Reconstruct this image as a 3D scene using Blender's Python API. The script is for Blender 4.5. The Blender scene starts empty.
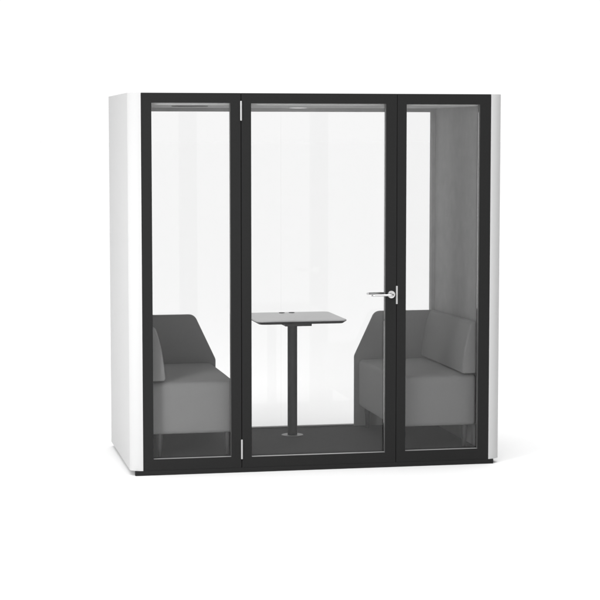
import bpy, bmesh, math, random
from mathutils import Vector, Matrix
random.seed(3)
S = bpy.context.scene
COL = S.collection

# ------------------------------------------------------------ camera
cd = bpy.data.cameras.new('camera'); cam = bpy.data.objects.new('camera', cd); COL.objects.link(cam)
cam.location = (-2.3444, -10.985, 1.9892)
yaw, pit = 0.2001, 0.0857
fw = Vector((math.sin(yaw)*math.cos(pit), math.cos(yaw)*math.cos(pit), -math.sin(pit)))
cam.rotation_euler = fw.to_track_quat('-Z', 'Y').to_euler()
cd.sensor_width = 36; cd.lens = 36*1889.0/600; cd.clip_start = .1; cd.clip_end = 2000
S.camera = cam
S.render.resolution_x = S.render.resolution_y = 1024
S.view_settings.view_transform = 'Standard'; S.view_settings.look = 'None'
S.view_settings.exposure = 0.0; S.view_settings.gamma = 1

# ------------------------------------------------------------ world: white photo-studio dome
# bright overhead and in front/behind, dimmer to the left, darkest to the right
ZENITH, BACK, LEFT, RIGHT = 2.62, 1.03, .0, .0
FRONT_L, FRONT_R = .08, .08
W = bpy.data.worlds.new('World'); S.world = W; W.use_nodes = True
nt = W.node_tree; N = nt.nodes; Lk = nt.links
for n in list(N): N.remove(n)
out = N.new('ShaderNodeOutputWorld'); bg = N.new('ShaderNodeBackground'); Lk.new(bg.outputs[0], out.inputs[0])
tc = N.new('ShaderNodeTexCoord'); nr = N.new('ShaderNodeVectorMath'); nr.operation = 'NORMALIZE'
Lk.new(tc.outputs['Generated'], nr.inputs[0])
sp = N.new('ShaderNodeSeparateXYZ'); Lk.new(nr.outputs[0], sp.inputs[0])
def mrange(src, a, b, c, d):
    m = N.new('ShaderNodeMapRange'); m.interpolation_type = 'SMOOTHSTEP'
    Lk.new(src, m.inputs[0])
    for i, v in enumerate((a, b, c, d)): m.inputs[i+1].default_value = v
    return m.outputs[0]
def mth(op, a, b=None):
    m = N.new('ShaderNodeMath'); m.operation = op
    for i, v in enumerate((a, b)):
        if v is None: continue
        if hasattr(v, 'links'): Lk.new(v, m.inputs[i])
        else: m.inputs[i].default_value = v
    return m.outputs[0]
side = mrange(sp.outputs['X'], -.35, .35, LEFT, RIGHT)
ay = mth('ABSOLUTE', sp.outputs['Y'])
fy = mrange(ay, .70, .93, 0, 1)
isback = mrange(sp.outputs['Y'], -.2, .2, 0, 1)
fr = mrange(sp.outputs['X'], -.15, .15, FRONT_L, FRONT_R)
glow = mrange(sp.outputs['Z'], .03, .16, 1.0, 0)   # added low glow behind the camera, evens out reflections in the glass
fb = mth('ADD', mth('MULTIPLY', isback, BACK), mth('MULTIPLY', mth('SUBTRACT', 1.0, isback), mth('ADD', fr, glow)))
hz = mth('ADD', mth('MULTIPLY', side, mth('SUBTRACT', 1.0, fy)), mth('MULTIPLY', fy, fb))
tz = mrange(sp.outputs['Z'], .55, .97, 0, 1)
tot = mth('ADD', mth('MULTIPLY', hz, mth('SUBTRACT', 1.0, tz)), mth('MULTIPLY', tz, ZENITH))
Lk.new(tot, bg.inputs['Strength']); bg.inputs['Color'].default_value = (1, 1, 1, 1)

# area lights; the overhead one is added to whiten the floor in front
def area(name, loc, target, sx, sy, power):
    l = bpy.data.lights.new(name, 'AREA'); l.shape = 'RECTANGLE'; l.size = sx; l.size_y = sy; l.energy = power
    o = bpy.data.objects.new(name, l); COL.objects.link(o); o.location = loc
    o.rotation_euler = (Vector(target)-Vector(loc)).to_track_quat('-Z', 'Y').to_euler(); return o
area('floor_fill', (.9, -1.8, 5.0), (.7, -1.1, 0), 2.0, 1.6, 44)
area('side_softbox', (-4.6, -4.2, 2.4), (-1.0, 0, 1.1), 2.0, 2.6, 52).data.spread = math.radians(75)

# ------------------------------------------------------------ materials
def pm(name, base, rough=.5, spec=.5, metal=0, noise=None, bump=None, ramp=.06, sheen=0):
    m = bpy.data.materials.new(name); m.use_nodes = True
    t = m.node_tree; b = t.nodes['Principled BSDF']
    if not isinstance(base, tuple): base = (base,)*3
    b.inputs['Base Color'].default_value = (*base, 1)
    b.inputs['Roughness'].default_value = rough; b.inputs['Metallic'].default_value = metal
    b.inputs['Specular IOR Level'].default_value = spec
    if sheen: b.inputs['Sheen Weight'].default_value = sheen
    c = t.nodes.new('ShaderNodeTexCoord')
    if noise:
        n = t.nodes.new('ShaderNodeTexNoise'); n.inputs['Scale'].default_value = noise; n.inputs['Detail'].default_value = 6
        n.inputs['Roughness'].default_value = .65
        t.links.new(c.outputs['Object'], n.inputs['Vector'])
        r = t.nodes.new('ShaderNodeMapRange'); r.inputs[1].default_value = .3; r.inputs[2].default_value = .7
        r.inputs[3].default_value = 1-ramp; r.inputs[4].default_value = 1+ramp
        t.links.new(n.outputs['Fac'], r.inputs[0])
        v = t.nodes.new('ShaderNodeVectorMath'); v.operation = 'SCALE'; v.inputs[0].default_value = base
        t.links.new(r.outputs[0], v.inputs['Scale']); t.links.new(v.outputs[0], b.inputs['Base Color'])
    if bump:
        n = t.nodes.new('ShaderNodeTexNoise'); n.inputs['Scale'].default_value = bump[0]; n.inputs['Detail'].default_value = 3
        t.links.new(c.outputs['Object'], n.inputs['Vector'])
        u = t.nodes.new('ShaderNodeBump'); u.inputs['Strength'].default_value = bump[1]; u.inputs['Distance'].default_value = .002
        t.links.new(n.outputs['Fac'], u.inputs['Height']); t.links.new(u.outputs[0], b.inputs['Normal'])
    return m
def glass(name, tint, gloss):
    m = bpy.data.materials.new(name); m.use_nodes = True; t = m.node_tree
    for n in list(t.nodes): t.nodes.remove(n)
    o = t.nodes.new('ShaderNodeOutputMaterial'); mx = t.nodes.new('ShaderNodeMixShader')
    tr = t.nodes.new('ShaderNodeBsdfTransparent'); tr.inputs[0].default_value = (tint, tint, tint, 1)
    g = t.nodes.new('ShaderNodeBsdfGlossy'); g.inputs['Roughness'].default_value = .02
    lw = t.nodes.new('ShaderNodeFresnel'); lw.inputs['IOR'].default_value = 1.45
    mu = t.nodes.new('ShaderNodeMath'); mu.operation = 'MULTIPLY'; mu.inputs[1].default_value = gloss
    t.links.new(lw.outputs[0], mu.inputs[0]); t.links.new(mu.outputs[0], mx.inputs[0])
    t.links.new(tr.outputs[0], mx.inputs[1]); t.links.new(g.outputs[0], mx.inputs[2]); t.links.new(mx.outputs[0], o.inputs[0])
    return m
M = dict(
  floor=pm('studio_floor', .9, .9, 0),
  shell=pm('white_lacquer', .60, .6, .08, bump=(260, .03)),
  frame=pm('black_powder_coat', .019, .6, .12, noise=90, ramp=.05, bump=(900, .05)),
  plinth=pm('plinth_black', .016, .6, .2),
  felt=pm('grey_felt', .44, .95, .1, noise=9, ramp=.07, bump=(500, .3)),
  ceil=pm('ceiling_felt', .66, .95, .1, noise=12, ramp=.04, bump=(500, .25)),
  carpet=pm('carpet', .092, .95, .1, noise=220, ramp=.2, bump=(700, .5)),
  fabric=pm('grey_upholstery', .30, .9, .15, noise=320, ramp=.09, bump=(650, .4), sheen=.15),
  leg=pm('leg_metal', .05, .4, .5),
  top=pm('table_laminate', .72, .26, .6, noise=60, ramp=.03),
  edge=pm('table_edge', .022, .5, .4),
  column=pm('column_paint', .011, .5, .4),
  disc=pm('base_disc_metal', .2, .4, .5),
  metal=pm('brushed_steel', .78, .28, .5, metal=.9),
  satin=pm('satin_aluminium', .5, .45, .5, metal=.3),
  bead=pm('glazing_bead', .085, .5, .3),
  bead_lit=pm('sill_sheen', .34, .45, .5),  # overhead light on the opening's lower face, put into a paler bead colour
  rubber=pm('black_rubber', .01, .8, .2),
  glass=glass('clear_glass', .978, .75),
  strip=glass('glass_joint', .988, .1),
  vent=pm('vent_dark', .16, .7, .2),
)
em = bpy.data.materials.new('led_diffuser'); em.use_nodes = True
b = em.node_tree.nodes['Principled BSDF']; b.inputs['Emission Color'].default_value = (1, 1, 1, 1); b.inputs['Emission Strength'].default_value = .55
M['led'] = em

# ------------------------------------------------------------ helpers
def finish(name, bm, mat, parent, bevel=0, seg=3, smooth=True, sharp=22):
    bmesh.ops.recalc_face_normals(bm, faces=bm.faces)
    me = bpy.data.meshes.new(name); bm.to_mesh(me); bm.free()
    me.materials.append(M[mat])
    o = bpy.data.objects.new(name, me); COL.objects.link(o)
    if parent: o.parent = parent
    if smooth:
        for p in me.polygons: p.use_smooth = True
        try: me.set_sharp_from_angle(angle=math.radians(sharp))
        except Exception: pass
    if bevel:
        md = o.modifiers.new('bevel', 'BEVEL'); md.width = bevel; md.segments = seg; md.limit_method = 'ANGLE'
        md.angle_limit = math.radians(40); md.harden_normals = True
    return o
def bx(bm, x0, x1, y0, y1, z0, z1):
    v = [bm.verts.new((x, y, z)) for x in (x0, x1) for y in (y0, y1) for z in (z0, z1)]
    for f in ((0,1,3,2),(4,6,7,5),(0,4,5,1),(2,3,7,6),(0,2,6,4),(1,5,7,3)): bm.faces.new([v[i] for i in f])
def box(name, mat, parent, *r, bevel=0, seg=2):
    bm = bmesh.new(); bx(bm, *r); return finish(name, bm, mat, parent, bevel, seg)
def prism(name, mat, parent, pts, a, b, axis, bevel=0, seg=3, fn=None):
    """extrude the outline pts from a to b along axis ('y': pts=(x,z); 'z': pts=(x,y))"""
    bm = bmesh.new()
    mk = (lambda p, t: (p[0], t, p[1])) if axis == 'y' else (lambda p, t: (p[0], p[1], t))
    lo = [bm.verts.new(mk(p, a)) for p in pts]; hi = [bm.verts.new(mk(p, b)) for p in pts]
    bm.faces.new(lo); bm.faces.new(hi[::-1])
    n = len(pts)
    for i in range(n): bm.faces.new((lo[i], hi[i], hi[(i+1) % n], lo[(i+1) % n]))
    if fn:
        for v in bm.verts: v.co = fn(v.co)
    return finish(name, bm, mat, parent, bevel, seg)
def roundpoly(pts, radii, n=8):
    out_ = []
    for i, (p, r) in enumerate(zip(pts, radii)):
        p = Vector(p); a = (Vector(pts[i-1])-p).normalized(); c = (Vector(pts[(i+1) % len(pts)])-p).normalized()
        if r == 0: out_.append(tuple(p)); continue
        ang = a.angle(c); d = r/math.tan(ang/2)
        s, e = p+a*d, p+c*d; cen = p+(a+c).normalized()*(r/math.sin(ang/2))
        v0, v1 = s-cen, e-cen; w = v0.angle(v1)
        for k in range(n+1):
            t = k/n
            out_.append(tuple(cen + (v0*math.sin((1-t)*w)+v1*math.sin(t*w))/math.sin(w)))
    return out_
def lathe(name, mat, parent, prof, c, axis='z', n=48):
    bm = bmesh.new(); rings = []
    for r, h in prof:
        ring = []
        for k in range(n):
            a = 2*math.pi*k/n; u, v = r*math.cos(a), r*math.sin(a)
            ring.append(bm.verts.new((c[0]+u, c[1]+v, c[2]+h) if axis == 'z' else (c[0]+u, c[1]+h, c[2]+v)))
        rings.append(ring)
    for A, B in zip(rings, rings[1:]):
        for k in range(n): bm.faces.new((A[k], A[(k+1) % n], B[(k+1) % n], B[k]))
    bm.faces.new(rings[0]); bm.faces.new(rings[-1][::-1])
    return finish(name, bm, mat, parent)
def tube(name, mat, parent, path, r, n=16, flat=1):
    bm = bmesh.new(); rings = []; P = [Vector(p) for p in path]
    for i, p in enumerate(P):
        t = (P[min(i+1, len(P)-1)]-P[max(i-1, 0)]).normalized()
        up = Vector((0, 0, 1)); s = t.cross(up).normalized()
        rr = r if not isinstance(r, list) else r[i]
        rings.append([bm.verts.new(p+s*rr*math.cos(2*math.pi*k/n)+up*rr*flat*math.sin(2*math.pi*k/n)) for k in range(n)])
    for A, B in zip(rings, rings[1:]):
        for k in range(n): bm.faces.new((A[k], A[(k+1) % n], B[(k+1) % n], B[k]))
    bm.faces.new(rings[0]); bm.faces.new(rings[-1][::-1])
    return finish(name, bm, mat, parent)
def soft_box(name, mat, parent, lo, hi, r, crown=0, puff=0):
    """rounded upholstered block with a crowned top and slightly puffed faces"""
    lo, hi = Vector(lo), Vector(hi); c = (lo+hi)/2; h = (hi-lo)/2
    def ax(hh):
        e = [r*(1-math.cos(math.pi/2*k/5)) for k in range(6)]
        inner = [-(hh-r)+2*(hh-r)*k/10 for k in range(11)]
        return [-hh+q for q in e[:-1]] + inner + [hh-q for q in e[:-1][::-1]]
    A = [ax(h[i]) for i in range(3)]
    bm = bmesh.new(); cache = {}
    def vert(p):
        key = tuple(round(q, 6) for q in p)
        if key in cache: return cache[key]
        q = Vector(p); inn = Vector([max(-(h[i]-r), min(h[i]-r, q[i])) for i in range(3)])
        d = q-inn
        if d.length > 1e-9: q = inn + d.normalized()*r
        fx, fy, fz = [max(0, 1-(q[i]/h[i])**2) for i in range(3)]
        if q.z > 0: q.z += crown*math.sqrt(fx*fy)*min(1, q.z/(h.z-r))
        q.x += math.copysign(puff*fy*fz, q.x) if abs(q.x) > h.x*.6 else 0
        q.y += math.copysign(puff*fx*fz, q.y) if abs(q.y) > h.y*.6 else 0
        cache[key] = bm.verts.new(c+q); return cache[key]
    for i in range(3):
        j, k = (i+1) % 3, (i+2) % 3
        for s in (-1, 1):
            for a in range(len(A[j])-1):
                for b_ in range(len(A[k])-1):
                    vs = []
                    for (u, v) in ((a, b_), (a+1, b_), (a+1, b_+1), (a, b_+1)):
                        p = [0, 0, 0]; p[i] = s*h[i]; p[j] = A[j][u]; p[k] = A[k][v]; vs.append(vert(p))
                    if len(set(vs)) == 4:
                        try: bm.faces.new(vs)
                        except ValueError: pass
    return finish(name, bm, mat, parent)
def thing(name, label, cat, loc, group=None):
    o = bpy.data.objects.new(name, None); COL.objects.link(o); o.location = loc
    o['label'] = label; o['category'] = cat; o.empty_display_size = .2
    if group: o['group'] = group
    return o

# ------------------------------------------------------------ setting
fl = bmesh.new(); bmesh.ops.create_circle(fl, cap_ends=True, segments=96, radius=900)
o = finish('floor', fl, 'floor', None, smooth=False); o['kind'] = 'structure'

# ------------------------------------------------------------ the pod
H, HB, WF, LIP, D = 2.25, .029, 1.058, .076, 1.134
CEIL, CARPET, WALL = 2.18, .09, 1.012
pod = thing('meeting_pod', 'white and black glass-fronted meeting pod holding two grey bench seats and a small table', 'office pod', (0, 0, 0))

pb = bmesh.new(); bx(pb, -1.106, 1.092, .0008, .035, .0002, HB-.0004); bx(pb, -1.035, 1.035, .0352, 1.08, .0002, HB-.0004)
finish('plinth', pb, 'plinth', pod)
for s in (-1, 1):   # side shell with a bullnosed front edge
    am = math.radians(66)
    arc = [(s*(WF+LIP*math.sin(a)/math.sin(am)), LIP*(1-math.cos(a))/(1-math.cos(am))*.62) for a in [am*k/20 for k in range(21)]]
    pts = [(s*(WF+.002), .0)] + arc[1:] + [(s*(WF+LIP), D-.012), (s*(WF+LIP-.012), D), (s*(WF+.002), D)]
    prism('side_panel', 'shell', pod, pts, HB, H, 'z', bevel=0)
for s in (-1, 1):
    box('wall_lining', 'felt', pod, *sorted((s*WALL, s*(WF+.001))), .0503, D-.0605, CARPET+.001, CEIL+.004)
box('carpeted_floor', 'carpet', pod, -WF, WF, .0503, D-.0605, HB+.001, CARPET)
ce = box('ceiling', 'ceil', pod, -WF, WF, .0503, D-.0605, CEIL, 2.215)
box('roof_panel', 'shell', pod, -WF, WF, .052, D-.002, 2.217, H-.004)
lamp = lathe('ceiling_light', 'satin', ce, [(.068, 0), (.068, -.0015), (.062, -.003)], (.02, .73, CEIL-.0005))
lathe('diffuser', 'led', ce, [(.058, 0), (.050, -.0012), (.020, -.0025)], (.02, .73, CEIL-.0036))
lathe('air_vent', 'vent', ce, [(.11, 0), (.11, -.003), (.10, -.005), (.085, -.001)], (-.73, .30, CEIL-.0005))

def frame_mesh(x0, x1, z0, z1, ox0, ox1, oz0, oz1, y0, y1):
    bm = bmesh.new()
    O = [(x0, z0), (x1, z0), (x1, z1), (x0, z1)]; I = [(ox0, oz0), (ox1, oz0), (ox1, oz1), (ox0, oz1)]
    of, ob, if_, ib = [[bm.verts.new((p[0], y, p[1])) for p in P] for P, y in ((O, y0), (O, y1), (I, y0), (I, y1))]
    for i in range(4):
        j = (i+1) % 4
        bm.faces.new((of[i], of[j], if_[j], if_[i])); bm.faces.new((ob[i], ib[i], ib[j], ob[j]))
        bm.faces.new((of[i], ob[i], ob[j], of[j])); bm.faces.new((if_[i], if_[j], ib[j], ib[i]))
    return bm
def glazed(name, x0, x1, z0, z1, ox0, ox1, oz0, oz1, y0=0, y1=.05, gy=.034, mat='frame', bead=True):
    f = finish(name, frame_mesh(x0, x1, z0, z1, ox0, ox1, oz0, oz1, y0, y1), mat, pod, .0012, 2)
    if bead: finish('glazing_bead', frame_mesh(ox0, ox1, oz0, oz1, ox0+.001, ox1-.001, oz0+.001, oz1-.001, y0+.006, gy-.001), 'bead', f)
    if bead: box('sill_sheen', 'bead_lit', f, ox0+.0012, ox1-.0012, y0+.004, gy-.0005, oz0+.0012, oz0+.0022)  # thin pale strip added for the sheen along the lower edge
    box('glass_pane', 'glass', f, ox0+.0005, ox1-.0005, gy, gy+.008, oz0+.0005, oz1-.0005)
    return f
J1, J2 = -.4695, .4765
glazed('window', -WF+.001, J1-.0018, HB, H, -.9985, -.532, .0945, 2.193)
door = glazed('door', J1+.0018, J2-.0014, HB, H, -.4095, .4095, .0905, 2.191)
glazed('window', J2+.0014, WF-.001, HB, H, .5345, .992, .0945, 2.189)
# dark seal set back in both joints
for x in (J1, J2): box('door_seal', 'rubber', pod, x-.0016, x+.0012, .02, .045, HB+.002, H-.002)
for z0, z1 in ((2.089, 2.204), (.081, .198)):
    h = lathe('hinge', 'satin', door, [(.004, 0), (.0058, .002), (.0058, z1-z0-.002), (.004, z1-z0)], (J1-.0005, -.0045, z0), n=20)
    box('hinge_leaf', 'satin', h, J1-.001, J1+.001, -.004, .02, z0+.004, z1-.004)
box('strike_plate', 'satin', door, .4725, .4835, -.003, .001, .992, 1.101, bevel=.0012)
# lever handles on both faces of the door
def lever(yb, sgn):
    hd = lathe('door_handle', 'metal', door, [(.0235, 0), (.0235, sgn*.005), (.0215, sgn*.008), (.0105, sgn*.0085), (.0105, sgn*.020)], (.4435, yb, 1.05), axis='y', n=40)
    y2 = yb+sgn*.050
    path = [(.4435, yb+sgn*.014, 1.05)]
    for k in range(7):
        a = math.pi/2*k/6; path.append((.4435-.018*(1-math.cos(a)), yb+sgn*(.032+.018*math.sin(a)), 1.05))
    path += [(.40, y2, 1.05), (.36, y2, 1.0498), (.335, y2, 1.0495)]
    path += [(.335-.016*math.sin(math.pi/2*k/5), y2-sgn*.016*(1-math.cos(math.pi/2*k/5)), 1.0495) for k in range(1, 6)]
    tube('lever', 'metal', hd, path, .0082, flat=.8)
lever(-.0005, -1); lever(.0505, 1)

# rear glazing
bk = glazed('rear_window', -WF, WF, HB, H-.003, -.989, .989, .0915, 2.157, D-.060, D-.002, D-.012, mat='felt', bead=False)
box('sill', 'leg', bk, -.9885, .9885, D-.0603, D-.013, .0917, .099)
box('joint_strip', 'strip', bk, -.018, -.014, D-.0135, D-.0125, .1, 2.156)

# ------------------------------------------------------------ table
tb = thing('pedestal_table', 'small square grey-topped table on one black column between the two bench seats', 'table', (-.01, .77, CARPET))
X0, X1, Y0, Y1, ZT = -.287+.01, .287+.01, .485-.77, 1.068-.77, .765
def table_slab(name, mat, z0, z1, ins0, ins1):
    bm = bmesh.new(); rings = []
    for z, ins in ((z0, ins0), (z1, ins1)):
        P = roundpoly([(X0+ins, Y0+ins), (X1-ins, Y0+ins), (X1-ins, Y1-ins), (X0+ins, Y1-ins)], [.035]*4)
        rings.append([bm.verts.new((p[0], p[1], z)) for p in P])
    n = len(rings[0]); bm.faces.new(rings[0]); bm.faces.new(rings[1][::-1])
    for i in range(n): bm.faces.new((rings[0][i], rings[0][(i+1) % n], rings[1][(i+1) % n], rings[1][i]))
    return finish(name, bm, mat, tb)
table_slab('table_edge', 'edge', ZT-.024, ZT-.007, .020, 0)
table_slab('table_top', 'top', ZT-.0069, ZT, 0, .003)
for x in (-.03, .035): lathe('cable_grommet', 'edge', tb, [(.019, 0), (.019, .002), (.016, .003)], (x+.01, 1.022-.77, ZT))
box('mounting_plate', 'column', tb, -.085, .085, -.20, .16, ZT-.044, ZT-.0245, bevel=.002)
lathe('column', 'column', tb, [(.031, .004), (.031, ZT-.045)], (0, 0, 0))
lathe('base_disc', 'disc', tb, [(.070, 0), (.070, .003), (.067, .005)], (0, 0, .0005), n=64)

# ------------------------------------------------------------ bench seats (built for the right one, mirrored for the left)
def bench(s, label):
    t = thing('bench_seat', label, 'seat', (s*.72, .6, CARPET), 'bench seats facing each other across the table')
    def X(a, b): return sorted((s*a-s*.72, s*b-s*.72))
    oy, oz = .6, CARPET
    x0, x1 = X(.487, 1.0105)
    soft_box('seat', 'fabric', t, (x0, .10-oy, .226-oz), (x1, 1.046-oy, .535-oz), .025, .013, .004)
    # backrest wedge against the side wall
    pr = [(1.010, .548), (.918, .548), (.912, .560), (.918, .62), (.928, .69), (.938, .74), (.949, .785), (.959, .82), (.968, .842), (.975, .850), (.985, .853), (1.010, .853)]
    pts = [(s*a-s*.72, z-oz) for a, z in pr]
    def sh(v):
        k = (1.046-oy-v.y)/.96; q = v.copy()
        if q.z > .5: q.z += .016*k*(q.z-.5)/.26
        return q
    prism('backrest', 'fabric', t, pts, .085-oy, 1.046-oy, 'y', bevel=.012, seg=4, fn=sh)
    # tall end screen by the rear glass
    P = roundpoly([(.462, CARPET+.003), (1.010, CARPET+.003), (1.010, .853), (.600, .853), (.462, .560)], [.004, .004, .01, .055, .05])
    P = [(s*a-s*.72, z-oz) for a, z in P]
    prism('end_screen', 'fabric', t, P, 1.048-oy, 1.098-oy-.028, 'y', bevel=.008, seg=3)
    for lx in (.535, .945):
        for ly in (.135, .985):
            bm = bmesh.new(); r = bmesh.ops.create_cone(bm, cap_ends=True, segments=24, radius1=.012, radius2=.021, depth=.14)
            for v in bm.verts: v.co += Vector((s*lx-s*.72, ly-oy, .07+.0005))
            finish('leg', bm, 'leg', t)
    return t
bench(-1, 'grey upholstered bench seat inside the left window, its low back to the left wall')
bench(1, 'grey upholstered bench seat inside the right window, its low back against the right wall')
